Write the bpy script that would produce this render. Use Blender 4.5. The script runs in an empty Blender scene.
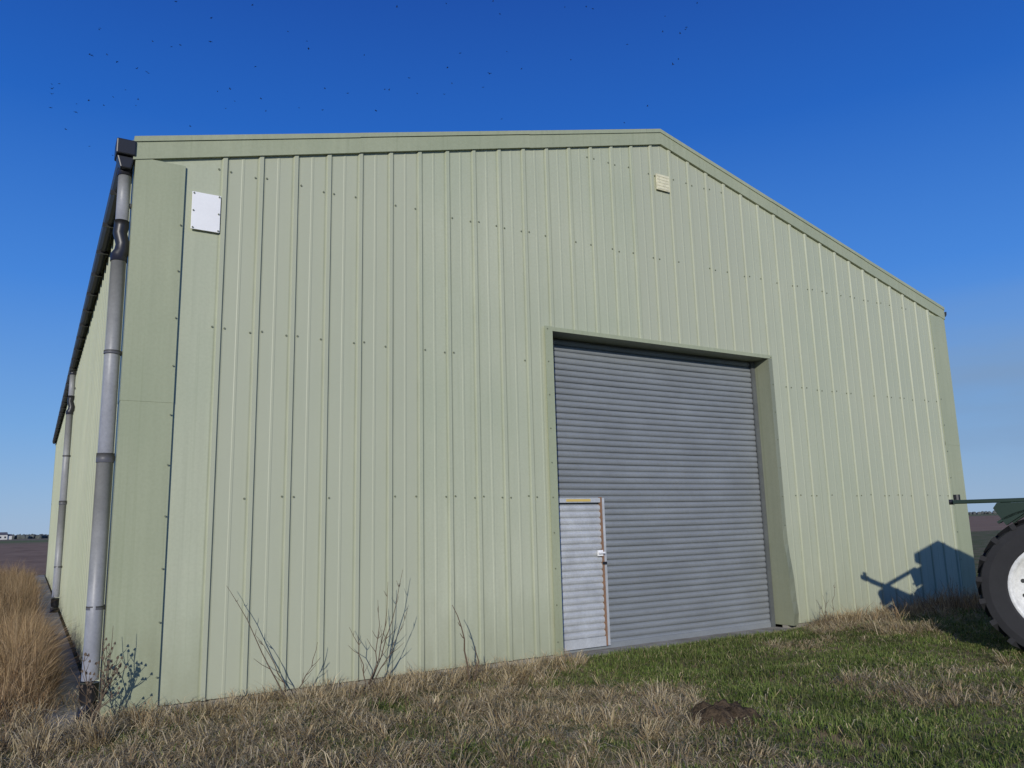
import bpy, numpy as np, math, random
from mathutils import Vector, Matrix
random.seed(4); rng=np.random.default_rng(7)
scene=bpy.context.scene
scene.view_settings.view_transform='Standard'; scene.view_settings.look='None'; scene.view_settings.exposure=0
rad=math.radians
# ---------------------------------------------------------------- materials
def newmat(name,col=(.5,.5,.5),rough=.6,metal=0.,spec=.5):
    m=bpy.data.materials.new(name); m.use_nodes=True
    b=m.node_tree.nodes['Principled BSDF']
    b.inputs['Base Color'].default_value=(*col,1); b.inputs['Roughness'].default_value=rough
    b.inputs['Metallic'].default_value=metal; b.inputs['Specular IOR Level'].default_value=spec
    return m
class NT:
    def __init__(s,m): s.t=m.node_tree; s.n=s.t.nodes; s.l=s.t.links; s.b=s.n.get('Principled BSDF')
    def add(s,t,**k):
        n=s.n.new(t)
        for a,v in k.items(): setattr(n,a,v)
        return n
    def link(s,a,b): s.l.new(a,b)
    def pos(s,scale=(1,1,1)):
        g=s.add('ShaderNodeNewGeometry'); mp=s.add('ShaderNodeMapping'); mp.inputs['Scale'].default_value=scale
        s.link(g.outputs['Position'],mp.inputs['Vector']); return mp.outputs[0]
    def noise(s,vec,scale,detail=4,rough=.55):
        n=s.add('ShaderNodeTexNoise'); n.inputs['Scale'].default_value=scale; n.inputs['Detail'].default_value=detail
        n.inputs['Roughness'].default_value=rough; s.link(vec,n.inputs['Vector']); return n.outputs['Fac']
    def ramp(s,fac,stops):
        r=s.add('ShaderNodeValToRGB'); e=r.color_ramp.elements
        while len(e)<len(stops): e.new(.5)
        for i,(p,c) in enumerate(stops):
            e[i].position=p; e[i].color=(*c,1) if len(c)==3 else c
        s.link(fac,r.inputs[0]); return r.outputs[0]
    def mix(s,fac,a,b,mode='MIX'):
        n=s.add('ShaderNodeMix',data_type='RGBA',blend_type=mode)
        for sock,v in ((n.inputs[0],fac),(n.inputs[6],a),(n.inputs[7],b)):
            if isinstance(v,(int,float)): sock.default_value=v
            elif isinstance(v,tuple): sock.default_value=(*v,1)
            else: s.link(v,sock)
        return n.outputs[2]
    def math(s,op,a,b=0.,clamp=False):
        n=s.add('ShaderNodeMath',operation=op,use_clamp=clamp)
        for i,v in enumerate((a,b)):
            if isinstance(v,(int,float)): n.inputs[i].default_value=v
            else: s.link(v,n.inputs[i])
        return n.outputs[0]
    def bump(s,h,strength=.3,dist=.01):
        n=s.add('ShaderNodeBump'); n.inputs['Strength'].default_value=strength; n.inputs['Distance'].default_value=dist
        s.link(h,n.inputs['Height']); s.link(n.outputs[0],s.b.inputs['Normal'])
def g3(v): return (v,v,v)

GREEN=(.498,.520,.378)
def cladmat(name,base,attr=True):
    m=newmat(name,base,.42,0,.4); t=NT(m)
    streak=t.noise(t.pos((9,9,.35)),1.6,5,.6); blot=t.noise(t.pos((1,1,1)),.55,4); fine=t.noise(t.pos((1,1,1)),38,3)
    c=t.mix(t.ramp(streak,[(.3,g3(0)),(.75,g3(1))]),tuple(x*.91 for x in base),tuple(x*1.06 for x in base))
    c=t.mix(t.ramp(blot,[(.35,g3(.7)),(.7,g3(0))]),c,(base[0]*.81,base[1]*.85,base[2]*.81))
    c=t.mix(t.ramp(fine,[(.35,g3(.15)),(.6,g3(0))]),c,(base[0]*.6,base[1]*.62,base[2]*.55))
    run=t.noise(t.pos((22,22,.22)),1.0,3,.5)
    c=t.mix(t.ramp(run,[(.58,g3(0)),(.74,g3(.35))]),c,(base[0]*.62,base[1]*.66,base[2]*.58))
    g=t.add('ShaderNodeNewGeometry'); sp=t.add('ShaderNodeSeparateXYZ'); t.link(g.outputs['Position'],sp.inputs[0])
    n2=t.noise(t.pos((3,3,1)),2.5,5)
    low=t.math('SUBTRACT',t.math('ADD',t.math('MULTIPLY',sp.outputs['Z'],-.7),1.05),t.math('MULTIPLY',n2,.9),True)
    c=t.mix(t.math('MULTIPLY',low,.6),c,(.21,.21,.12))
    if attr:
        a=t.add('ShaderNodeAttribute'); a.attribute_name='rib_sheet_tone'; s=t.add('ShaderNodeSeparateColor'); t.link(a.outputs['Color'],s.inputs[0])
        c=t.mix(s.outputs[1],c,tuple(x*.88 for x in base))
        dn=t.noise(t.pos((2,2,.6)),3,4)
        c=t.mix(t.math('MULTIPLY',s.outputs[0],t.math('ADD',t.math('MULTIPLY',dn,.75),.08)),c,(.17,.19,.115))  # red channel darkens the colour along the rib feet, varied by noise
    t.link(c,t.b.inputs['Base Color'])
    r=t.ramp(blot,[(.3,g3(.36)),(.7,g3(.55))]); t.link(r,t.b.inputs['Roughness'])
    t.bump(t.noise(t.pos((1.2,1.2,.5)),2.2,2),.25,.02)
    return m
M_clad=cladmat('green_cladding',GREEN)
M_flash=cladmat('green_flashing',(.40,.425,.285),False)
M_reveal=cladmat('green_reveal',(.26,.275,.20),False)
M_roof=newmat('roof_sheet',(.25,.29,.18),.6)
def galv(name,base,metal=.35,rough=.5,sc=(1,1,1),amp=.2):
    m=newmat(name,base,rough,metal); t=NT(m)
    n=t.noise(t.pos(sc),3,6,.65); f=t.noise(t.pos((1,1,1)),45,3)
    c=t.mix(t.ramp(n,[(.3,g3(0)),(.7,g3(1))]),tuple(x*(1-amp) for x in base),tuple(min(.95,x*(1+amp*.85)) for x in base))
    c=t.mix(t.ramp(f,[(.35,g3(.25)),(.6,g3(0))]),c,tuple(x*(1-2*amp) for x in base))
    t.link(c,t.b.inputs['Base Color']); return m
M_shut=galv('galvanised_shutter',(.255,.275,.285),.1,.55,(.5,1,.9),.14)
M_door=galv('galvanised_door',(.52,.54,.55),.1,.45)
M_pipe=galv('grey_pvc',(.29,.295,.30),0,.45,(1,1,.8))
M_black=newmat('black_pvc',(.02,.02,.023),.4)
M_collar=newmat('grey_collar',(.10,.10,.105),.5)
M_gutter=newmat('dark_gutter',(.045,.048,.055),.5)
M_white=galv('white_panel',(.88,.88,.87),0,.5,(1,1,1),.04)
M_beige=galv('weathered_panel',(.76,.72,.50),0,.6,(6,6,6))
M_rust=galv('rusty_frame',(.26,.15,.09),0,.8,(5,5,5))
M_yellow=newmat('yellow_sticker',(.62,.45,.12),.6)
M_cap=newmat('screw_cap',(.17,.185,.12),.5)
def concrete():
    m=newmat('concrete',(.3,.29,.26),.9); t=NT(m); p=t.pos()
    c=t.ramp(t.noise(p,3,7,.65),[(.3,(.16,.145,.11)),(.6,(.33,.31,.26)),(.8,(.44,.42,.37))])
    t.link(c,t.b.inputs['Base Color']); t.bump(t.noise(p,30,4),.4,.01); return m
M_conc=concrete()
# ---------------------------------------------------------------- mesh helpers
def link(o,parent=None):
    scene.collection.objects.link(o)
    if parent: o.parent=parent
    return o
def mesh(name,V,F,mat,parent=None,smooth=False):
    me=bpy.data.meshes.new(name); me.from_pydata([tuple(v) for v in V],[],F); me.update()
    if mat: me.materials.append(mat)
    if smooth: me.polygons.foreach_set('use_smooth',[True]*len(me.polygons))
    return link(bpy.data.objects.new(name,me),parent)
def empty(name,loc=(0,0,0),rot=0):
    e=bpy.data.objects.new(name,None); e.empty_display_size=.5; e.location=loc; e.rotation_euler=(0,0,rot); return link(e)
class Geo:
    def __init__(s): s.V=[]; s.F=[]
    def box(s,a,b):
        x0,y0,z0=a; x1,y1,z1=b; i=len(s.V)
        s.V+=[(x0,y0,z0),(x1,y0,z0),(x1,y1,z0),(x0,y1,z0),(x0,y0,z1),(x1,y0,z1),(x1,y1,z1),(x0,y1,z1)]
        s.F+=[tuple(i+k for k in f) for f in ((0,3,2,1),(4,5,6,7),(0,1,5,4),(1,2,6,5),(2,3,7,6),(3,0,4,7))]
    def prism(s,poly,y0,y1):
        n=len(poly); i=len(s.V)
        s.V+=[(x,y0,z) for x,z in poly]+[(x,y1,z) for x,z in poly]
        s.F+=[tuple(i+k for k in range(n)),tuple(i+n+k for k in reversed(range(n)))]
        for k in range(n): s.F.append((i+k,i+n+k,i+n+(k+1)%n,i+(k+1)%n))
    def tube(s,pts,rads,n=10,cap=True):
        pts=[Vector(p) for p in pts]
        if isinstance(rads,(int,float)): rads=[rads]*len(pts)
        base=len(s.V)
        for k,p in enumerate(pts):
            d=(pts[min(k+1,len(pts)-1)]-pts[max(k-1,0)]).normalized()
            a=Vector((0,0,1)) if abs(d.z)<.9 else Vector((1,0,0))
            u=d.cross(a).normalized(); v=d.cross(u)
            for j in range(n):
                t=2*math.pi*j/n; s.V.append(tuple(p+(u*math.cos(t)+v*math.sin(t))*rads[k]))
        for k in range(len(pts)-1):
            for j in range(n):
                a=base+k*n+j; b=base+k*n+(j+1)%n; s.F.append((a,b,b+n,a+n))
        if cap:
            s.F.append(tuple(base+j for j in range(n))); s.F.append(tuple(base+(len(pts)-1)*n+j for j in reversed(range(n))))
    def lathe(s,prof,n=40,c=(0,0,0)):
        i=len(s.V); m=len(prof)
        for j in range(n):
            t=2*math.pi*j/n
            for r,y in prof: s.V.append((c[0]+r*math.cos(t),c[1]+y,c[2]+r*math.sin(t)))
        for j in range(n):
            for k in range(m-1):
                a=i+j*m+k; b=i+((j+1)%n)*m+k; s.F.append((a,a+1,b+1,b))
    def make(s,name,mat,parent=None,smooth=False): 
        return mesh(name,s.V,s.F,mat,parent,smooth)
def bevel(o,w=.01,seg=2):
    m=o.modifiers.new('b','BEVEL'); m.width=w; m.segments=seg; m.limit_method='ANGLE'; return o
# ---------------------------------------------------------------- barn
W,H,A,L=13.04,5.15,6.90,27.0; D1,D2,HD=4.575,8.35,3.78
def roofz(x): return H+(A-H)*(1-abs(x-W/2)/(W/2))
barn=empty('steel_barn')
def clad(name,s0,s1,top,mapf,start,pitch=.3485,opening=None,extra=(),bottom=.06):
    pr=[(s0,0,0)]
    c=start
    ribs=[]
    while c<s1-.06:
        if c>s0+.06:
            ribs.append(c)
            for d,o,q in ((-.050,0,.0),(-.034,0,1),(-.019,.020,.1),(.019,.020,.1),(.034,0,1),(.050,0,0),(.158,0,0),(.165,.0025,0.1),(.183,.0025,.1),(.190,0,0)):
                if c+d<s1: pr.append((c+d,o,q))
        c+=pitch
    pr.append((s1,0,0))
    def interp(s):
        for a,b in zip(pr,pr[1:]):
            if a[0]<=s<=b[0]:
                t=(s-a[0])/max(b[0]-a[0],1e-9); return (s,a[1]+(b[1]-a[1])*t,a[2]+(b[2]-a[2])*t)
    ex=list(extra)+([opening[0],opening[1]] if opening else [])
    pr2=sorted(pr+[interp(e) for e in ex],key=lambda q:q[0])
    V=[];F=[];C=[]
    sheet_rand={}; rr=random.Random(len(name))
    for a,b in zip(pr2,pr2[1:]):
        if b[0]-a[0]<1e-6: continue
        mid=(a[0]+b[0])/2; z0=bottom
        if opening and opening[0]<mid<opening[1]: z0=opening[2]
        sh=int((mid-start)//(pitch*3)); tint=sheet_rand.setdefault(sh,rr.random()*.9)
        i=len(V)
        V+=[mapf(a[0],a[1],z0),mapf(b[0],b[1],z0),mapf(b[0],b[1],top(b[0])),mapf(a[0],a[1],top(a[0]))]
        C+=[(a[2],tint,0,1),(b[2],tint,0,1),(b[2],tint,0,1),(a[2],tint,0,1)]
        F.append((i,i+1,i+2,i+3))
    o=mesh(name,V,F,M_clad,barn)
    at=o.data.color_attributes.new('rib_sheet_tone','FLOAT_COLOR','POINT'); at.data.foreach_set('color',np.array(C,np.float32).ravel())
    return ribs
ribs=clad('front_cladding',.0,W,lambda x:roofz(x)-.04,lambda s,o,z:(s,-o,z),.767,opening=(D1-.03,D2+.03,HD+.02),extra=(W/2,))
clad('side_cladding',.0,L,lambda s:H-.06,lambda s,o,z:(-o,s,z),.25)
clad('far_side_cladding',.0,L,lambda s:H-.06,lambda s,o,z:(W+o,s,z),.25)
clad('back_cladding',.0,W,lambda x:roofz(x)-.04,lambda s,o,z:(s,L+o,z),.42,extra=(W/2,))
g=Geo()
def screw(x,z,y,r=.010):
    i=len(g.V)
    for dy in (0,-.008):
        for j in range(6): g.V.append((x+r*math.cos(j*math.pi/3),y+dy,z+r*math.sin(j*math.pi/3)))
    g.F.append(tuple(i+6+j for j in range(6)))
    for j in range(6): g.F.append((i+j,i+(j+1)%6,i+6+(j+1)%6,i+6+j))
for row in (1.81,3.40,4.99,6.2):
    for c in ribs:
        for dx in (-.056,.056):
            x=c+dx
            if row>roofz(x)-.35 or (D1-.15<x<D2+.15 and row<HD+.1) or x<.45 or x>W-.45: continue
            if random.random()<.25: continue
            screw(x,row+random.uniform(-.012,.012),-.001)
z=.3
while z<4.8:
    screw(.385,z,-.034,.008); screw(W-.385,z,-.034,.008); z+=.45
z=.2
while z<3.8: screw(D1-.075,z,-.043,.008); screw(D2+.05,z,-.043,.008); z+=.4
g.make('fixing_screws',M_cap,barn)
def verge(name,y,sgn):
    g=Geo()
    for (xa,xb) in ((-.05,W/2),(W/2,W+.05)):
        n=3
        for k in range(n):
            a=xa+(xb-xa)*k/n; b=xa+(xb-xa)*(k+1)/n; e=.004*(k%2)
            za,zb=roofz(a),roofz(b)
            for (t0,t1,yy) in ((-.225,-.052,-.037),(-.052,.0,-.049)):
                g.prism([(a,za+t0+e),(b,zb+t0+e),(b,zb+t1),(a,za+t1)],y+sgn*(yy-(.002 if k%2 else 0)),y+sgn*.03)
    return g.make(name,M_flash,barn)
verge('verge_flashing',0,1); verge('back_verge_flashing',L,-1)
def corner(name,x,y,sx,sy):
    g=Geo()
    for z0,z1,p in ((.03,2.72,.0),(2.66,4.95,.003)):
        xa,xb=sorted((x-sx*(.025+p),x+sx*.405)); ya,yb=sorted((y-sy*(.025+p),y+sy*0.001)); g.box((xa,ya,z0),(xb,yb,z1))
        xa,xb=sorted((x-sx*(.025+p),x)); ya,yb=sorted((y+sy*.001,y+sy*.24)); g.box((xa,ya,z0),(xb,yb,z1))
    return g.make(name,M_flash,barn)
corner('corner_flashing',0,0,1,1); corner('corner_flashing_b',W,0,-1,1); corner('corner_flashing_c',0,L,1,-1); corner('corner_flashing_d',W,L,-1,-1)
g=Geo()
for sgn in (1,-1):
    xe=-.12 if sgn>0 else W+.12; xm=W/2
    ze=roofz(0)-.12*(A-H)/(W/2)
    g.prism([(xe,ze-.05),(xm,A-.05),(xm,A-.004),(xe,ze-.004)],.035,L-.035)
g.make('roof_sheeting',M_roof,barn)
g=Geo(); g.box((.03,.03,-.2),(D1-.02,.12,.055)); g.box((D2+.02,.03,-.2),(W-.03,.12,.055)); g.box((.03,.125,-.2),(.12,L-.03,.055)); g.box((W-.12,.125,-.2),(W-.03,L-.03,.055))
g.make('concrete_plinth',M_conc,barn)
R=.28
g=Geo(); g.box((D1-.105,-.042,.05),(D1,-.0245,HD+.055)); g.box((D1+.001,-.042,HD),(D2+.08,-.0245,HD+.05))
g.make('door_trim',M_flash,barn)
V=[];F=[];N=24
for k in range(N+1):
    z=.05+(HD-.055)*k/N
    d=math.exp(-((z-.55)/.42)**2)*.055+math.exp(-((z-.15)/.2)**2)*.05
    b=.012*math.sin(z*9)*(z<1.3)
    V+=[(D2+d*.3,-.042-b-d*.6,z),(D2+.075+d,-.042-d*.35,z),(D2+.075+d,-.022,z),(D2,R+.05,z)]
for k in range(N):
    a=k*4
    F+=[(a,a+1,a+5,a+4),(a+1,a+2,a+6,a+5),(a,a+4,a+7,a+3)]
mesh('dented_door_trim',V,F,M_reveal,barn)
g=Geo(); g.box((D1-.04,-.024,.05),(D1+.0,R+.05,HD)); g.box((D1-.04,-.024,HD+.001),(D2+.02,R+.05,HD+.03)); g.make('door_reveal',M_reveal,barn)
# roller shutter
pitch=.078; V=[];prof=[(0,.002),(.06,-.012),(.25,-.021),(.5,-.024),(.75,-.019),(.90,-.006),(.95,.005)]
F=[];zz=.04; pts=[]
while zz<HD+.2:
    for t,y in prof: pts.append((zz+t*pitch,R+y))
    zz+=pitch
xs=[D1+.0,D1+1.25,D1+2.5,D2-.0]
for i,(z,y) in enumerate(pts):
    sl=i//7; rr=random.Random(sl)
    for k,x in enumerate(xs): V.append((x,y+.005*math.sin(z*2.1+k)+rr.uniform(-.003,.003),z-(.008 if k in(1,2) else 0)))
for i in range(len(pts)-1):
    for k in range(3): a=i*4+k; F.append((a,a+1,a+5,a+4))
mesh('roller_shutter',V,F,M_shut,barn)
g=Geo(); g.box((D1,R-.035,.0),(D2,R+.02,.075)); g.make('shutter_bottom_rail',M_shut,barn)
g=Geo(); g.box((D2-.07,R-.06,.0),(D2-.003,R-.034,HD)); g.box((D1+.003,R-.06,.0),(D1+.07,R-.034,HD)); g.make('shutter_guides',galv('guide_steel',(.13,.14,.14),.2,.6),barn)
P0,P1,PZ=4.70,5.42,1.80; yd=R-.045
g=Geo(); g.box((P0,yd-.03,.05),(P0+.05,yd+.01,PZ)); g.box((P0+.051,yd-.03,PZ-.055),(P1-.051,yd+.01,PZ)); g.box((P0+.051,yd-.03,.05),(P1-.051,yd+.01,.16)); g.make('wicket_door_frame',M_door,barn)
g=Geo(); g.box((P1-.048,yd-.034,.05),(P1-.026,yd+.01,PZ+.01)); g.make('wicket_door_post',M_rust,barn)
g=Geo(); g.box((P1-.025,yd-.03,.05),(P1+.012,yd+.01,PZ)); g.make('wicket_door_jamb',M_door,barn)
pts=[];zz=.16
while zz<PZ-.13:
    for t,y in prof: pts.append((zz+t*pitch,yd+y*.9))
    zz+=pitch
V=[(x,y,z) for z,y in pts for x in (P0+.05,P1-.05)]; F=[(2*i,2*i+1,2*i+3,2*i+2) for i in range(len(pts)-1)]
mesh('wicket_door_slats',V,F,M_door,barn)
g=Geo(); g.box((P0+.16,yd-.034,PZ-.043),(P1-.20,yd-.0305,PZ-.014)); g.make('warning_label',M_yellow,barn)
g=Geo(); g.box((P1-.13,yd-.045,1.10),(P1-.05,yd-.035,1.17)); g.box((P1-.13,yd-.075,1.13),(P1-.04,yd-.058,1.15)); g.tube([(P1-.09,yd-.03,1.142),(P1-.09,yd-.07,1.142)],.010); g.make('door_handle',M_white,barn)
g=Geo(); g.box((P1-.06,yd-.05,1.00),(P1-.0,yd-.036,1.03)); g.make('padlock_hasp',M_black,barn)
g=Geo(); g.box((.475,-.034,4.335),(.735,-.0225,4.71)); bevel(g.make('white_vent_panel',M_white,barn),.002)
g=Geo(); 
for x in (.49,.72):
    for z_ in (4.35,4.52,4.695): screw(x,z_,-.0345,.008)
g.make('vent_panel_screws',M_cap,barn)
g=Geo(); g.box((6.40,-.034,5.985),(6.64,-.0225,6.215)); g.make('weathered_vent_panel',M_beige,barn)
g=Geo()
for k in range(5): g.box((6.41,-.038,6.00+k*.045),(6.63,-.0345,6.02+k*.045))
g.make('vent_louvres',M_beige,barn)
# gutter
prof2=[(-.045,5.07),(-.05,5.01),(-.08,4.975),(-.115,4.98),(-.145,5.015),(-.155,5.075),(-.14,5.075),(-.11,5.0),(-.065,5.0),(-.055,5.07)]
g=Geo(); g.prism(prof2,-.02,L); g.make('gutter',M_gutter,barn)
g=Geo(); g.prism([(W-x,z) for x,z in prof2],-.02,L); g.make('gutter_far',M_gutter,barn)
g=Geo(); g.box((-.195,-.055,4.94),(-.030,.16,5.09)); g.prism([(-.185,4.94),(-.035,4.94),(-.06,4.82),(-.15,4.82)],-.02,.13); bevel(g.make('gutter_outlet',M_black,barn),.012)
g=Geo()
for y in np.arange(1,L,1.0): g.box((-.162,y,4.96),(-.030,y+.03,5.0))
g.make('gutter_brackets',M_black,barn)
def downpipe(y):
    x=-.100
    g=Geo()
    g.tube([(x,y,4.84),(x,y,4.30)],.055,20)
    g.tube([(x-.005,y,4.0),(x-.005,y,2.2)],.063,20); g.tube([(x-.005,y,2.2),(x-.008,y-.01,.32)],.066,20)
    g.make('downpipe',M_pipe,barn,True)
    g=Geo()
    g.tube([(x,y,4.34),(x,y,4.28),(x-.008,y,4.22),(x+.02,y+.0,4.12),(x+.015,y,4.05),(x-.005,y,4.01),(x-.005,y,3.95)],[.063,.063,.06,.06,.064,.070,.070],20)
    g.tube([(x,y,4.86),(x,y,4.78)],.063,20)
    g.tube([(x-.01,y-.01,.30),(x-.01,y-.01,.16),(x-.015,y-.02,.10),(x-.03,y-.09,.02)],[.072,.072,.07,.07],20)
    g.make('downpipe_elbows',M_black,barn,True)
    g=Geo()
    g.tube([(x-.005,y,2.20),(x-.005,y,2.12)],.072,20)
    for z_ in (3.1,.9): g.tube([(x-.006,y-.003,z_+.015),(x-.006,y-.003,z_-.015)],.070,20)
    for z_ in (2.16,3.1,.9,4.5): g.box((x+.05,y-.015,z_-.02),(-.03,y+.015,z_+.02))
    g.make('downpipe_collars',M_collar,barn,True)
for y in (.09,10.7): downpipe(y)
g=Geo()
yy=-.1
while yy<L+1:
    l=2.4; g.box((-.42+random.uniform(-.01,.01),yy,-.1),(-.05,yy+l-.012,.03+random.uniform(-.008,.008))); yy+=l
g.make('concrete_path',M_conc)
g=Geo(); g.box((D1-.02,-.05,-.1),(D2+.02,.6,.012)); g.make('concrete_threshold',M_conc,barn)
# ---------------------------------------------------------------- ground
def axis(lo,hi,step,far,ratio=1.28):
    a=list(np.arange(lo,hi+1e-6,step)); s=step; v=hi
    while v<far: s*=ratio; v+=s; a.append(v)
    s=step; v=lo; b=[]
    while v>-far: s*=ratio; v-=s; b.append(v)
    return np.array(b[::-1]+a)
def lattice(seed):
    r=np.random.default_rng(seed); return r.random((128,128))
_lat={}
def vn(x,y,sc,seed=0):
    G=_lat.setdefault(seed,lattice(seed)); x=np.asarray(x)*sc+50.3; y=np.asarray(y)*sc+50.7
    i=np.floor(x).astype(int); j=np.floor(y).astype(int); fx=x-i; fy=y-j; fx=fx*fx*(3-2*fx); fy=fy*fy*(3-2*fy)
    i%=127; j%=127
    return (G[i,j]*(1-fx)+G[i+1,j]*fx)*(1-fy)+(G[i,j+1]*(1-fx)+G[i+1,j+1]*fx)*fy
def gh(x,y):
    x=np.asarray(x,float); y=np.asarray(y,float)
    inside=np.exp(-(np.maximum(0,np.maximum(-x-3,x-20))/6)**2)*np.exp(-(np.maximum(0,np.maximum(-y-9,y-4))/5)**2)
    h=(vn(x,y,.55,1)-.5)*.12+(vn(x,y,2.2,2)-.5)*.06+(vn(x,y,7,3)-.5)*.03
    dbx=np.maximum(0,np.maximum(-.45-x,x-W)); dby=np.maximum(0,np.maximum(-.1-y,y-L)); d=np.sqrt(dbx**2+dby**2)
    k=np.clip(d/.8,0,1)
    bank=.16*np.exp(-((x-10.4)/1.8)**2-((y+1.5)/1.1)**2)
    return (h*inside*k+bank*k+.0)-(.015*(1-k))*(d<.01)
X=axis(-6,18,.12,4200); Y=axis(-9,6,.12,4200)
XX,YY=np.meshgrid(X,Y); ZZ=gh(XX,YY); nx,ny=len(X),len(Y)
me=bpy.data.meshes.new('ground')
co=np.stack([XX,YY,ZZ],-1).reshape(-1,3).astype(np.float32)
idx=np.arange(nx*ny).reshape(ny,nx); q=np.stack([idx[:-1,:-1],idx[:-1,1:],idx[1:,1:],idx[1:,:-1]],-1).reshape(-1,4)
def fastmesh(me,co,faces):
    n=faces.shape[1]; me.vertices.add(len(co)); me.vertices.foreach_set('co',co.ravel().astype(np.float32))
    me.loops.add(faces.size); me.loops.foreach_set('vertex_index',faces.ravel().astype(np.int32))
    me.polygons.add(len(faces)); me.polygons.foreach_set('loop_start',np.arange(0,faces.size,n,dtype=np.int32))
    me.polygons.foreach_set('loop_total',np.full(len(faces),n,np.int32)); me.update(calc_edges=True)
fastmesh(me,co,q); me.polygons.foreach_set('use_smooth',np.ones(len(q),bool))
m=newmat('ground_soil_grass',(.1,.1,.05),.95,0,.1); t=NT(m); p=t.pos()
near=t.mix(t.ramp(t.noise(p,1.1,5,.6),[(.38,g3(0)),(.58,g3(1))]),t.ramp(t.noise(p,25,5,.7),[(.3,(.10,.075,.042)),(.7,(.30,.23,.13))]),t.ramp(t.noise(p,30,5,.7),[(.3,(.055,.07,.02)),(.7,(.14,.16,.05))]))
fld=t.ramp(t.noise(t.pos((1,.25,1)),.35,8,.7),[(.3,(.20,.125,.075)),(.55,(.29,.19,.115)),(.75,(.36,.25,.15))])
gm=t.add('ShaderNodeNewGeometry'); sp=t.add('ShaderNodeSeparateXYZ'); t.link(gm.outputs['Position'],sp.inputs[0])
w=t.math('ADD',t.math('MULTIPLY',t.noise(p,.4,3),3.),t.math('SUBTRACT',sp.outputs['Y'],30))
w=t.math('MULTIPLY',w,.5,True)
far=t.ramp(t.math('MULTIPLY',sp.outputs['Y'],1/1500,True),[(.0,(.28,.18,.11)),(.12,(.22,.17,.09)),(.2,(.14,.17,.06)),(.35,(.22,.17,.10)),(.6,(.18,.17,.11))])
fld=t.mix(t.ramp(t.math('MULTIPLY',sp.outputs['Y'],1/400,True),[(.4,g3(0)),(.7,g3(1))]),fld,far)
t.link(t.mix(w,near,fld),t.b.inputs['Base Color']); t.bump(t.noise(p,12,6,.7),.35,.03)
me.materials.append(m); link(bpy.data.objects.new('ground',me))
# ---------------------------------------------------------------- grass blades
def grassmat(name,trans=.28):
    m=newmat(name,(.2,.2,.1),.75,0,.25); t=NT(m); a=t.add('ShaderNodeAttribute'); a.attribute_name='col'
    t.link(a.outputs['Color'],t.b.inputs['Base Color'])
    tr=t.add('ShaderNodeBsdfTranslucent'); t.link(a.outputs['Color'],tr.inputs['Color']); mx=t.add('ShaderNodeMixShader'); mx.inputs[0].default_value=trans
    out=[n for n in t.n if n.type=='OUTPUT_MATERIAL'][0]
    t.link(t.b.outputs[0],mx.inputs[1]); t.link(tr.outputs[0],mx.inputs[2]); t.link(mx.outputs[0],out.inputs[0]); return m
M_grass=grassmat('grass_blades')
def blade_data(x,y,h,wd,lean,col,droop=.5,ang=None):
    n=len(x); z=gh(x,y)-.005; a=rng.uniform(0,2*math.pi,n) if ang is None else ang+rng.normal(0,.35,n); b=a+rng.normal(0,.4,n)
    dx,dy=np.cos(b),np.sin(b); L1=h*np.sqrt(np.maximum(.05,1-(lean*.55)**2)); hx=h*lean
    f_=rng.uniform(0,2*math.pi,n); wx,wy=np.cos(f_)*wd/2,np.sin(f_)*wd/2
    P=np.zeros((n,5,3))
    P[:,0]=np.stack([x-wx,y-wy,z],-1); P[:,1]=np.stack([x+wx,y+wy,z],-1)
    mx,my,mz=x+dx*hx*.38,y+dy*hx*.38,z+L1*.55
    P[:,2]=np.stack([mx+wx*.8,my+wy*.8,mz],-1); P[:,3]=np.stack([mx-wx*.8,my-wy*.8,mz],-1)
    tz=z+L1*np.clip(1-.6*droop*lean,.1,1)
    P[:,4]=np.stack([x+dx*hx,y+dy*hx,tz],-1)
    c=np.ones((n,5,4),np.float32); root_shade=np.array([.75,.75,1.0,1.0,1.1])[None,:,None]  # shading at the roots painted into the blade colour, tips lighter
    c[:,:,:3]=np.clip(col[:,None,:]*root_shade,0,.9); return P,c
def blades(name,parts):
    P=np.concatenate([p for p,c in parts]); c=np.concatenate([c for p,c in parts]); n=len(P)
    base=(np.arange(n)*5)[:,None]
    tri=np.concatenate([base+np.array([[0,1,2]]),base+np.array([[0,2,3]]),base+np.array([[3,2,4]])])
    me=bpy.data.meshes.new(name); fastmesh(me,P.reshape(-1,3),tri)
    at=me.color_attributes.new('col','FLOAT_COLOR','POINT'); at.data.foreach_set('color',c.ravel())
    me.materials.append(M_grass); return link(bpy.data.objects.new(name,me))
def sst(a,b,x): t=np.clip((x-a)/(b-a),0,1); return t*t*(3-2*t)
def dryness(x,y):
    n=vn(x,y,.8,11)*.5+vn(x,y,2.4,12)*.35+vn(x,y,6,13)*.15
    bias=.57-.27*sst(3.0,5.2,x)
    bias+=.30*np.exp(-(y/.55)**2)*((x<4.5)|(x>8.6))
    bias+=.28*np.exp(-((x-3.1)/1.2)**2-((y+2.0)/1.2)**2)
    bias+=.25*np.exp(-((x-11.5)/2.)**2-((y+1.)/.8)**2)
    return sst(.36,.64,n+bias-.5+.0)
def ok(x,y):
    inb=(x>-.02)&(x<W+.0)&(y>-.05)&(y<L); apr=(x>D1-.05)&(x<D2+.1)&(y>-.07)
    path=(x>-.38)&(x<=0)&(y>.9); mole=((x-3.85)/.25)**2+((y+3.12)/.21)**2<1
    return ~(inb|apr|path|mole)
def region(n,x0,x1,y0,y1):
    x=rng.uniform(x0,x1,n); y=rng.uniform(y0,y1,n); k=ok(x,y); return x[k],y[k]
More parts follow.
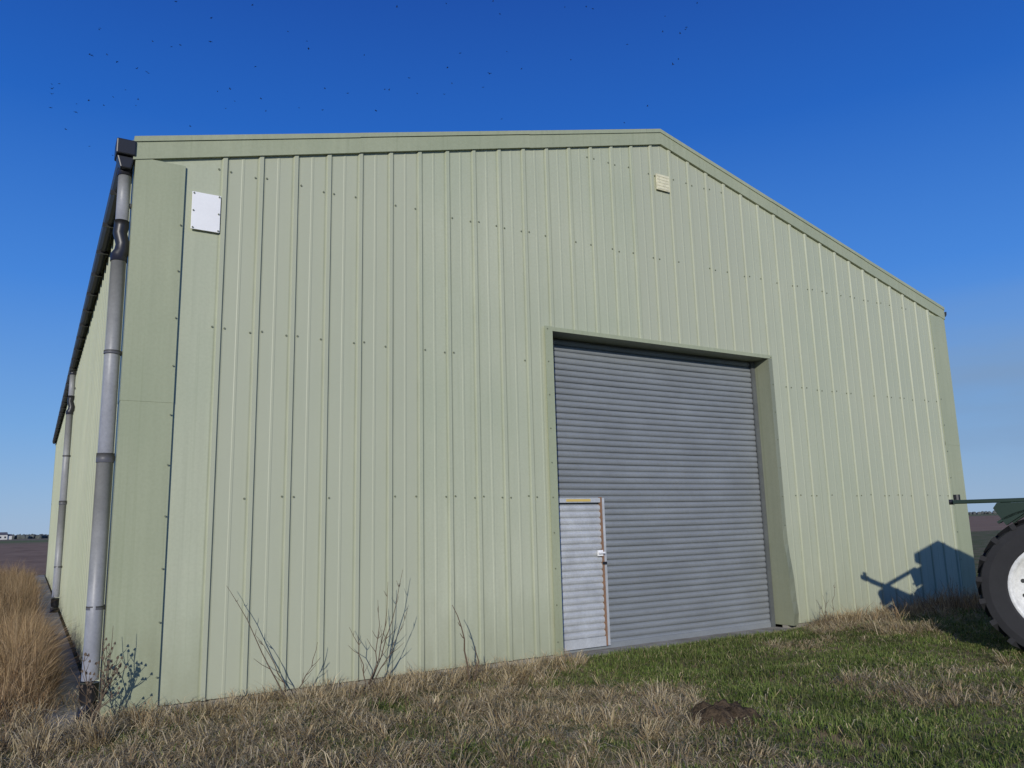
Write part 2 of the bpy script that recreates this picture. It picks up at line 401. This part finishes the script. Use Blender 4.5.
def clumpify(x,y,s=.16,a=.5):
    cx=(np.floor(x/s)+.5+ (vn(np.floor(x/s),np.floor(y/s),1.,21)-.5))*s; cy=(np.floor(y/s)+.5+(vn(np.floor(x/s),np.floor(y/s),1.,22)-.5))*s
    k=rng.uniform(0,a,len(x)); return x+(cx-x)*k,y+(cy-y)*k
dryc=np.array([[.66,.53,.30],[.53,.41,.22],[.74,.62,.40],[.38,.27,.145],[.58,.47,.29]])
grc=np.array([[.17,.235,.05],[.13,.195,.04],[.23,.28,.075],[.09,.13,.028],[.26,.27,.10]])
xs_=[];ys_=[]
for n,x0,x1,y0,y1 in ((195000,-1.4,9,-5.2,1.0),(52000,9,14.5,-6,0),(20000,13,20,-4,7),(26000,-5,16,-9.5,-5.2),(9000,-6,-1.4,-6,1)):
    a,b=region(n,x0,x1,y0,y1); xs_.append(a); ys_.append(b)
x=np.concatenate(xs_); y=np.concatenate(ys_); x,y=clumpify(x,y); k=ok(x,y); x,y=x[k],y[k]
d=dryness(x,y); isdry=rng.random(len(x))<d*.78+.10
hn=vn(x,y,1.8,31)
h=np.where(isdry,rng.uniform(.05,.13,len(x))*(.5+hn*.8),rng.uniform(.03,.085,len(x))*(.6+hn))
lean=np.where(isdry,rng.uniform(.6,1.8,len(x)),rng.uniform(.1,1.1,len(x)))
col=np.where(isdry[:,None],dryc[rng.integers(0,5,len(x))],grc[rng.integers(0,5,len(x))])
col=col*(rng.uniform(.65,1.15,len(x))*(.70+.55*vn(x,y,3.1,33)))[:,None]
parts=[blade_data(x,y,h,rng.uniform(.004,.008,len(x)),lean,col,.9)]
def tuss(n,x0,x1,y0,y1,per,hmin,hmax,thr=.5,leanr=(.5,1.6)):
    cx,cy=region(n,x0,x1,y0,y1); k=dryness(cx,cy)>thr; cx,cy=cx[k],cy[k]
    sz=rng.uniform(.4,1.,len(cx)); ang0=rng.uniform(0,6.28,len(cx))
    rep=np.maximum(6,(per*sz)).astype(int); X=np.repeat(cx,rep); Y=np.repeat(cy,rep); S=np.repeat(sz,rep); A0=np.repeat(ang0,rep); m_=len(X)
    r_=np.abs(rng.normal(0,.05,m_))*S*1.3; th=rng.uniform(0,6.28,m_); X=X+r_*np.cos(th); Y=Y+r_*np.sin(th); k=ok(X,Y); X,Y,S,th,A0=X[k],Y[k],S[k],th[k],A0[k]; m_=len(X)
    ang=np.where(rng.random(m_)<.5,th,A0)
    c=dryc[rng.integers(0,5,m_)]*rng.uniform(.65,1.15,m_)[:,None]
    return blade_data(X,Y,rng.uniform(hmin,hmax,m_)*S,rng.uniform(.004,.007,m_),rng.uniform(*leanr,m_),c,.9,ang)
parts.append(tuss(1000,-1.2,8.8,-5,0,55,.12,.32,.4))
parts.append(tuss(280,8.6,16,-4,.0,55,.14,.34,.35))
parts.append(tuss(120,-.1,4.6,-.7,-.08,50,.12,.32,-1,(.3,1.3)))
parts.append(tuss(60,-1.2,-.02,-.8,1.2,55,.15,.42,-1,(.3,1.2)))
parts.append(tuss(12,3.45,4.25,-3.5,-2.8,45,.08,.18,-1,(.6,1.6)))
parts.append(tuss(120,8.8,13.5,-.6,-.06,60,.15,.42,-1,(.3,1.3)))
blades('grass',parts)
# tall dry grass beside the barn
X1,Y1=region(42000,-4.5,-.40,-.6,24); X1b,Y1b=rng.uniform(-.7,-.30,7000),rng.uniform(.4,6,7000); X1=np.append(X1,X1b);Y1=np.append(Y1,Y1b)
X1,Y1=clumpify(X1,Y1,.30,.5)
hh=rng.uniform(.35,1.0,len(X1))*np.clip(.55+.6*vn(X1,Y1,.8,41),.4,1.1)*np.clip((Y1+.9)/2.2,.2,1)*np.clip((-X1-.1)/.45,.35,1)
X2,Y2=region(3000,9.5,18,-1.1,.0); X2=np.append(X2,rng.normal(11.8,.9,3000)); Y2=np.append(Y2,rng.normal(-1.2,.3,3000)); X2,Y2=clumpify(X2,Y2,.4,.8); k=ok(X2,Y2); X2,Y2=X2[k],Y2[k]
h2=rng.uniform(.12,.50,len(X2))*np.clip(.3+.9*vn(X2,Y2,1.3,42),.2,1.1)
x=np.concatenate([X1,X2]); y=np.concatenate([Y1,Y2]); h=np.concatenate([hh,h2])
col=dryc[rng.integers(0,5,len(x))]*np.array([.92,.80,.74])*(rng.uniform(.35,.95,len(x))*(.6+.6*vn(x,y,1.6,45)))[:,None]
blades('tall_dry_grass',[blade_data(x,y,h,rng.uniform(.004,.008,len(x)),rng.uniform(.05,.95,len(x)),col,.5)])
# ---------------------------------------------------------------- molehill
V=[];F=[];n=34
for i in range(n):
    for j in range(n):
        u=(i/(n-1)-.5)*.8; v=(j/(n-1)-.5)*.7; r=math.hypot(u/.32,v/.27)
        nz=float(vn(u,v,14,51)-.5)*.07+float(vn(u,v,34,52)-.5)*.045
        V.append((3.85+u,-3.12+v,float(gh(3.85+u,-3.12+v))+.11*max(0,1-r*r)**.8+(nz if r<1.1 else 0)-(.03 if r>1.05 else 0)-(.1 if r>1.15 else 0)))
F=[(i*n+j,(i+1)*n+j,(i+1)*n+j+1,i*n+j+1) for i in range(n-1) for j in range(n-1)]
m=newmat('soil',(.06,.04,.025),.95,0,.1); t=NT(m); t.link(t.ramp(t.noise(t.pos(),35,5,.7),[(.3,(.04,.028,.017)),(.7,(.14,.10,.06))]),t.b.inputs['Base Color']); t.bump(t.noise(t.pos(),60,4),.8,.02)
mesh('molehill',V,F,m,None,True)
# ---------------------------------------------------------------- dry weeds
M_stalk=newmat('dry_stalk',(.12,.085,.055),.85)
def weed(name,base,tips,r=.006,twig=6,tw=.16,seed=0,seeds=False):
    rr=random.Random(seed); g=Geo(); bz=float(gh(base[0],base[1])); B=Vector((base[0],base[1],bz-.02))
    for tp in tips:
        T=B+Vector(tp); pts=[];n=7; off=Vector((rr.uniform(-.04,.04),rr.uniform(-.04,.04),0))
        for k in range(n+1):
            s=k/n; p=B.lerp(T,s)+off*min(1,s*4); bow=math.sin(s*math.pi)*.06
            p+=Vector((bow*rr.uniform(.3,1),bow*rr.uniform(-.5,.3),0))+Vector((rr.uniform(-.008,.008),)*3); pts.append(p)
        g.tube(pts,[r*(1-.75*k/n) for k in range(n+1)],5)
        for _ in range(twig):
            k=rr.randint(2,n-1); p=pts[k]; d=(pts[k]-pts[k-1]).normalized(); a=rr.uniform(0,6.28)
            e=p+(d*rr.uniform(.5,1)+Vector((math.cos(a),math.sin(a)*.6,.1))*rr.uniform(.3,.8))*tw*(1.2-k/n)
            mid=p.lerp(e,.5)+Vector((0,0,-.008)); g.tube([p,mid,e],[r*.45,r*.35,r*.2],4)
            if seeds: g.tube([e,e+Vector((.004,0,.02))],[.011,.004],5)
    return g.make(name,M_stalk)
weed('dry_weed_stalk',(1.45,-.22),[(-.52,.02,1.05),(-.30,.0,.6),(.25,-.03,.5)],.007,5,.14,1)
weed('dry_weed_stalk',(2.15,-.30),[(.35,0,1.1),(.22,.05,1.0),(.08,-.02,.85),(.42,0,.75),(-.12,.1,.6)],.007,6,.18,2)
weed('dry_weed_stalk',(3.12,-.55),[(-.16,0,.78),(.05,.02,.35)],.012,2,.10,3)
weed('dry_weed_stalk',(8.75,-.30),[(.25,0,.62),(.1,.05,.45),(-.15,0,.4)],.006,5,.14,4)
weed('dry_weed_stalk',(11.4,-.5),[(.1,0,.55),(.2,0,.45),(-.15,0,.5)],.005,5,.12,6)
weed('weed_shrub',(-.12,-.28),[(-.12,0,.62),(.02,0,.75),(.13,.02,.80),(.20,0,.55),(-.2,0,.5),(.08,.05,.65)],.006,12,.17,5,True)
# ---------------------------------------------------------------- tractor
ang=math.atan2(-.913,.407)
tr=empty('tractor',(8.50,-3.40,float(gh(8.55,-3.4))-.03),ang)
M_tyre=galv('tyre_rubber',(.022,.022,.024),0,.85); M_rim=galv('rim_white',(.72,.72,.69),0,.5,(4,4,4)); M_tg=newmat('tractor_green_paint',(.012,.03,.018),.4); M_glass=newmat('dark_cab_glass',(.02,.025,.03),.08); M_steel=newmat('dark_steel',(.03,.032,.03),.55)
def wheel(c,R,rr_,w,side,name):
    g=Geo(); h=w/2
    g.lathe([(rr_,-h*.8),(rr_+.03,-h*.95),(R-.12*R/.75,-h),(R-.05,-h*.9),(R-.035,-h*.5),(R-.03,0),(R-.035,h*.5),(R-.05,h*.9),(R-.12*R/.75,h),(rr_+.03,h*.95),(rr_,h*.8)],48,c)
    nl=20
    for k in range(nl):
        for s in (-1,1):
            t0=2*math.pi*(k+(.25 if s>0 else -.25))/nl; i=len(g.V)
            for (yy,dt) in ((0.01*s,.16),(s*h*.98,-.05)):
                for r_ in (R-.06,R):
                    for e in (-.035,.035):
                        t_=t0+dt+e; g.V.append((c[0]+r_*math.cos(t_),c[1]+yy,c[2]+r_*math.sin(t_)))
            g.F+=[tuple(i+q for q in f) for f in ((0,1,3,2),(4,6,7,5),(0,4,5,1),(2,3,7,6),(0,2,6,4),(1,5,7,3))]
    g.make(name+'_tyre',M_tyre,tr)
    g=Geo(); o=side*h
    g.lathe([(rr_+.015,o*.86),(rr_-.01,o*.92),(rr_-.03,o*.8),(rr_-.05,o*.35),(rr_*.55,o*.25),(rr_*.40,o*.45),(rr_*.30,o*.5),(0.001,o*.5)],40,c)
    g.lathe([(rr_+.01,-o*.8),(rr_-.05,-o*.5),(rr_-.05,o*.35)],40,c)
    g.make(name+'_rim',M_rim,tr,True)
    g=Geo()
    for k in range(8):
        t_=2*math.pi*k/8; cx,cz=c[0]+rr_*.42*math.cos(t_),c[2]+rr_*.42*math.sin(t_); g.tube([(cx,c[1]+o*.40,cz),(cx,c[1]+o*.56,cz)],.016,6)
    g.tube([(c[0],c[1]+o*.4,c[2]),(c[0],c[1]+o*.75,c[2])],.06,12)
    for k in range(14):
        t_=2*math.pi*(k+.5)/14; cx,cz=c[0]+rr_*.74*math.cos(t_),c[2]+rr_*.74*math.sin(t_); g.tube([(cx,c[1]+o*.27,cz),(cx,c[1]+o*.335,cz)],.022,10)
    g.make(name+'_hub',M_steel,tr)
RW=.75
wheel((0,-.02,RW),RW,.45,.36,-1,'rear_wheel_near'); wheel((0,1.42,RW),RW,.45,.36,1,'rear_wheel_far')
wheel((2.0,.08,.47),.47,.25,.24,-1,'front_wheel_near'); wheel((2.0,1.32,.47),.47,.25,.24,1,'front_wheel_far')
g=Geo()
for y0 in (-.22,1.24):
    outer=[];inner=[]
    for k in range(17):
        t_=rad(10+ k*(115/16)); outer.append((.84*math.cos(t_),RW+.84*math.sin(t_)))
        inner.append((.815*math.cos(t_),RW+.815*math.sin(t_)))
    for k in range(16): g.prism([inner[k],inner[k+1],outer[k+1],outer[k]],y0,y0+.40)
    g.prism([(-.40,1.40),(-.2,1.54),(.3,1.56),(.3,1.635),(-.46,1.635),(-.50,1.58)],y0,y0+.40)
g.make('rear_mudguards',M_tg,tr)
g=Geo()
g.box((-.88,-.10,1.638),(.35,.02,1.68)); g.box((-.46,.021,1.639),(-.40,1.37,1.677))
bevel(g.make('rear_carrier_bar',M_tg,tr),.008)
g=Geo(); g.tube([(-.84,-.04,1.682),(-.84,-.04,1.74)],.035,10); g.tube([(-.88,-.04,1.66),(-.92,-.04,1.66)],.03,10); g.make('rear_lamp',M_black,tr)
g=Geo(); g.prism([(.9,.75),(2.55,.75),(2.62,.95),(2.55,1.32),(1.3,1.45),(.9,1.45)],.42,.98); bevel(g.make('bonnet',M_tg,tr),.05,3)
g=Geo(); g.box((-.35,.45,.5),(2.3,.95,.78)); g.tube([(0,.1,RW),(0,1.3,RW)],.11,12); g.tube([(2.0,.15,.47),(2.0,1.25,.47)],.06,10); g.box((2.35,.4,.5),(2.7,1.0,.74)); g.tube([(-.35,.5,.5),(-.65,.45,.45)],.03,8); g.tube([(-.35,.9,.5),(-.65,.95,.45)],.03,8); g.box((-.6,.6,.4),(-.3,.8,.44)); g.make('chassis',M_steel,tr)
g=Geo()
for x_,y_ in ((.30,.18),(.30,1.22),(1.55,.28),(1.55,1.12)): g.tube([(x_,y_,.8),(x_+(.08 if x_<1 else -.1),y_,2.2)],.035,8)
g.box((.25,.12,2.2),(1.6,1.28,2.34)); g.box((.3,.2,.78),(1.55,1.2,.86)); bevel(g.make('cab_frame',M_tg,tr),.01)
g=Geo(); g.prism([(.34,.9),(1.52,.9),(1.45,2.19),(.42,2.19)],.2,.215); g.prism([(.34,.9),(1.52,.9),(1.45,2.19),(.42,2.19)],1.185,1.2)
g.prism([(.32,1.2),(.34,1.2),(.41,2.19),(.39,2.19)],.22,1.18); g.prism([(1.52,1.45),(1.54,1.45),(1.46,2.19),(1.44,2.19)],.22,1.18); g.make('cab_windows',M_glass,tr)
g=Geo(); g.tube([(1.9,.36,1.2),(1.9,.36,2.0),(1.88,.36,2.1)],.035,10); g.tube([(2.45,.5,1.1),(2.63,.5,1.1)],.08,14); g.tube([(2.45,.9,1.1),(2.63,.9,1.1)],.08,14); g.make('exhaust_and_headlamps',M_steel,tr)
# ---------------------------------------------------------------- distance
def treeline(name,pts,hmin,hmax,seed,mat,thick=12):
    rr=random.Random(seed); V=[];F=[]
    for (xa,ya),(xb,yb) in zip(pts,pts[1:]):
        n=max(2,int(math.hypot(xb-xa,yb-ya)/3))
        for k in range(n):
            s=k/n; dens=float(vn(np.array([xa+(xb-xa)*s]),np.array([ya+(yb-ya)*s]),.012,seed)[0])
            for q in range(2):
                hgt=(hmin+(hmax-hmin)*max(0,dens*1.6-.5)*rr.uniform(.5,1.1)); x0=xa+(xb-xa)*s+rr.uniform(-3,3); y0=ya+(yb-ya)*s+rr.uniform(-thick,thick); r=hgt*rr.uniform(.5,.9)
                i=len(V)
                for z,rk in ((-.3,.8),(hgt*.35,1),(hgt*.75,.8),(hgt,.25)):
                    for j in range(6):
                        a=j*math.pi/3+rr.uniform(-.3,.3); V.append((x0+r*rk*math.cos(a)*rr.uniform(.7,1.2),y0+r*rk*math.sin(a),z+rr.uniform(-.1,.1)*hgt))
                for z in range(3):
                    for j in range(6): F.append((i+z*6+j,i+z*6+(j+1)%6,i+z*6+6+(j+1)%6,i+z*6+6+j))
                F.append(tuple(i+18+j for j in range(6)))
    return mesh(name,V,F,mat)
M_far=newmat('distant_foliage',(.11,.12,.11),.95,0,.1)
treeline('distant_tree_line',[(-500,500),(-120,720),(150,820),(500,800),(900,620),(1300,200)],2.5,10,61,M_far)
fh=empty('farmhouse',(-24,690,0),.2)
M_rw=newmat('white_render',(.62,.61,.57),.8); M_sl=newmat('slate',(.10,.10,.11),.7)
g=Geo(); g.box((0,0,0),(9,7,3.4)); g.box((9.01,1,0),(12,6,2.6)); g.make('walls',M_rw,fh)
g=Geo()
def gable(g,x0,x1,y0,y1,z,hh):
    i=len(g.V); ym=(y0+y1)/2
    g.V+=[(x0,y0,z),(x1,y0,z),(x1,y1,z),(x0,y1,z),(x0,ym,z+hh),(x1,ym,z+hh)]
    g.F+=[(i,i+1,i+5,i+4),(i+2,i+3,i+4,i+5),(i,i+4,i+3),(i+1,i+2,i+5),(i,i+3,i+2,i+1)]
gable(g,-.3,9.3,-.3,7.3,3.41,2.0); gable(g,9.32,12.3,.8,6.2,2.61,1.3); g.box((1,3,4.5),(1.8,3.9,6.2)); g.make('roof',M_sl,fh)
g=Geo()
for x_ in (1.5,4,7): g.box((x_,-.05,1.0),(x_+1.1,-.01,2.3))
g.make('windows',M_glass,fh)
# birds
g=Geo(); rb=random.Random(12)
for _ in range(130):
    az=rad(-1+48*rb.random()**1.4); el=rad(rb.uniform(24,38)); D=rb.uniform(75,140)
    c=Vector((-.6+D*math.cos(el)*math.sin(az),-7.6+D*math.cos(el)*math.cos(az),1.5+D*math.sin(el))); yaw=rb.uniform(0,6.28); s=rb.uniform(.8,1.2)*.85; fl=rb.uniform(-.05,.12)
    R_=Matrix.Rotation(yaw,3,'Z'); i=len(g.V)
    pts=[(.14,0,0),(.03,.035,.0),(-.08,.015,0),(-.16,.03,0),(-.16,-.03,0),(-.08,-.015,0),(.03,-.035,0),(.02,.20,fl),(-.04,.20,fl),(.02,-.20,fl),(-.04,-.20,fl),(0,0,-.04),(0,0,.03)]
    g.V+=[tuple(c+R_@(Vector(p)*s)) for p in pts]
    g.F+=[tuple(i+k for k in f) for f in ((0,1,12),(0,12,6),(1,2,12),(5,6,12),(2,3,4,5,12),(0,11,1),(0,6,11),(1,11,2),(5,11,6),(1,7,8,2),(6,5,10,9))]
g.make('bird_flock',newmat('bird_dark',(.02,.02,.02),.8))
# ---------------------------------------------------------------- light
SAZ,SEL=37.,17.5
sd=Vector((-math.sin(rad(SAZ))*math.cos(rad(SEL)),-math.cos(rad(SAZ))*math.cos(rad(SEL)),math.sin(rad(SEL))))
l=bpy.data.lights.new('sun','SUN'); l.energy=3.1; l.angle=rad(.6); l.color=(1,.955,.88)
so=link(bpy.data.objects.new('sun',l)); so.rotation_euler=sd.to_track_quat('Z','Y').to_euler()
wd=bpy.data.worlds.new('World'); scene.world=wd; wd.use_nodes=True; nt=wd.node_tree; N=nt.nodes; LK=nt.links
bg=N['Background']; sky=N.new('ShaderNodeTexSky'); sky.sky_type='NISHITA'; sky.sun_disc=False
sky.sun_rotation=rad(180+SAZ); sky.sun_elevation=rad(SEL); sky.air_density=1.0; sky.dust_density=.2; sky.ozone_density=3.
tc=N.new('ShaderNodeTexCoord'); sp=N.new('ShaderNodeSeparateXYZ'); LK.new(tc.outputs['Generated'],sp.inputs[0])
K=1/.12
gr=N.new('ShaderNodeValToRGB'); e=gr.color_ramp.elements
st=[(0.,(.28,.43,.66)),(.12,(.15,.35,.71)),(.28,(.045,.22,.70)),(.46,(.006,.115,.54)),(.62,(.003,.062,.38)),(1.,(.003,.04,.27))]
while len(e)<len(st): e.new(.5)
for i,(p_,c_) in enumerate(st): e[i].position=p_; e[i].color=(*c_,1)
LK.new(sp.outputs['Z'],gr.inputs[0])
sc=N.new('ShaderNodeVectorMath'); sc.operation='SCALE'; sc.inputs['Scale'].default_value=K; LK.new(gr.outputs[0],sc.inputs[0])
m0=N.new('ShaderNodeMix'); m0.data_type='RGBA'; m0.inputs[0].default_value=.88; LK.new(sky.outputs[0],m0.inputs[6]); LK.new(sc.outputs[0],m0.inputs[7])
mp=N.new('ShaderNodeMapping'); mp.inputs['Scale'].default_value=(2,2,9); LK.new(tc.outputs['Generated'],mp.inputs[0])
nz=N.new('ShaderNodeTexNoise'); nz.inputs['Scale'].default_value=1.6; nz.inputs['Detail'].default_value=6; LK.new(mp.outputs[0],nz.inputs['Vector'])
def rmp(src,st):
    r=N.new('ShaderNodeValToRGB'); e=r.color_ramp.elements
    while len(e)<len(st): e.new(.5)
    for i,(p,v) in enumerate(st): e[i].position=p; e[i].color=(v,v,v,1)
    LK.new(src,r.inputs[0]); return r.outputs[0]
def mul(a,b):
    n=N.new('ShaderNodeMath'); n.operation='MULTIPLY'
    for i,v in enumerate((a,b)):
        if isinstance(v,float): n.inputs[i].default_value=v
        else: LK.new(v,n.inputs[i])
    return n.outputs[0]
band=rmp(sp.outputs['Z'],[(.0,.6),(.08,.9),(.17,.95),(.25,.0)]); azm=rmp(sp.outputs['X'],[(.72,.0),(.83,1.)]); cl=rmp(nz.outputs['Fac'],[(.34,.45),(.60,1.)])
mx=N.new('ShaderNodeMix'); mx.data_type='RGBA'; LK.new(mul(mul(band,azm),mul(cl,.85)),mx.inputs[0]); LK.new(m0.outputs[2],mx.inputs[6]); mx.inputs[7].default_value=(.21*K,.32*K,.49*K,1)
LK.new(mx.outputs[2],bg.inputs['Color']); bg.inputs['Strength'].default_value=.12
# ---------------------------------------------------------------- camera
f,yaw,pit,rol,cx,cy=781.8,.5484,.1781,-.0252,-.6148,-7.5744
fw=Vector((math.sin(yaw)*math.cos(pit),math.cos(yaw)*math.cos(pit),math.sin(pit))); r=Vector((math.cos(yaw),-math.sin(yaw),0)); u=r.cross(fw)
r2=r*math.cos(rol)+u*math.sin(rol); u2=-r*math.sin(rol)+u*math.cos(rol)
cd=bpy.data.cameras.new('camera'); cd.sensor_width=36; cd.lens=f/1024*36; cd.clip_end=9000; cd.clip_start=.05
co_=link(bpy.data.objects.new('camera',cd)); M=Matrix((r2,u2,-fw)).transposed().to_4x4(); M.translation=Vector((cx,cy,1.5)); co_.matrix_world=M
scene.camera=co_
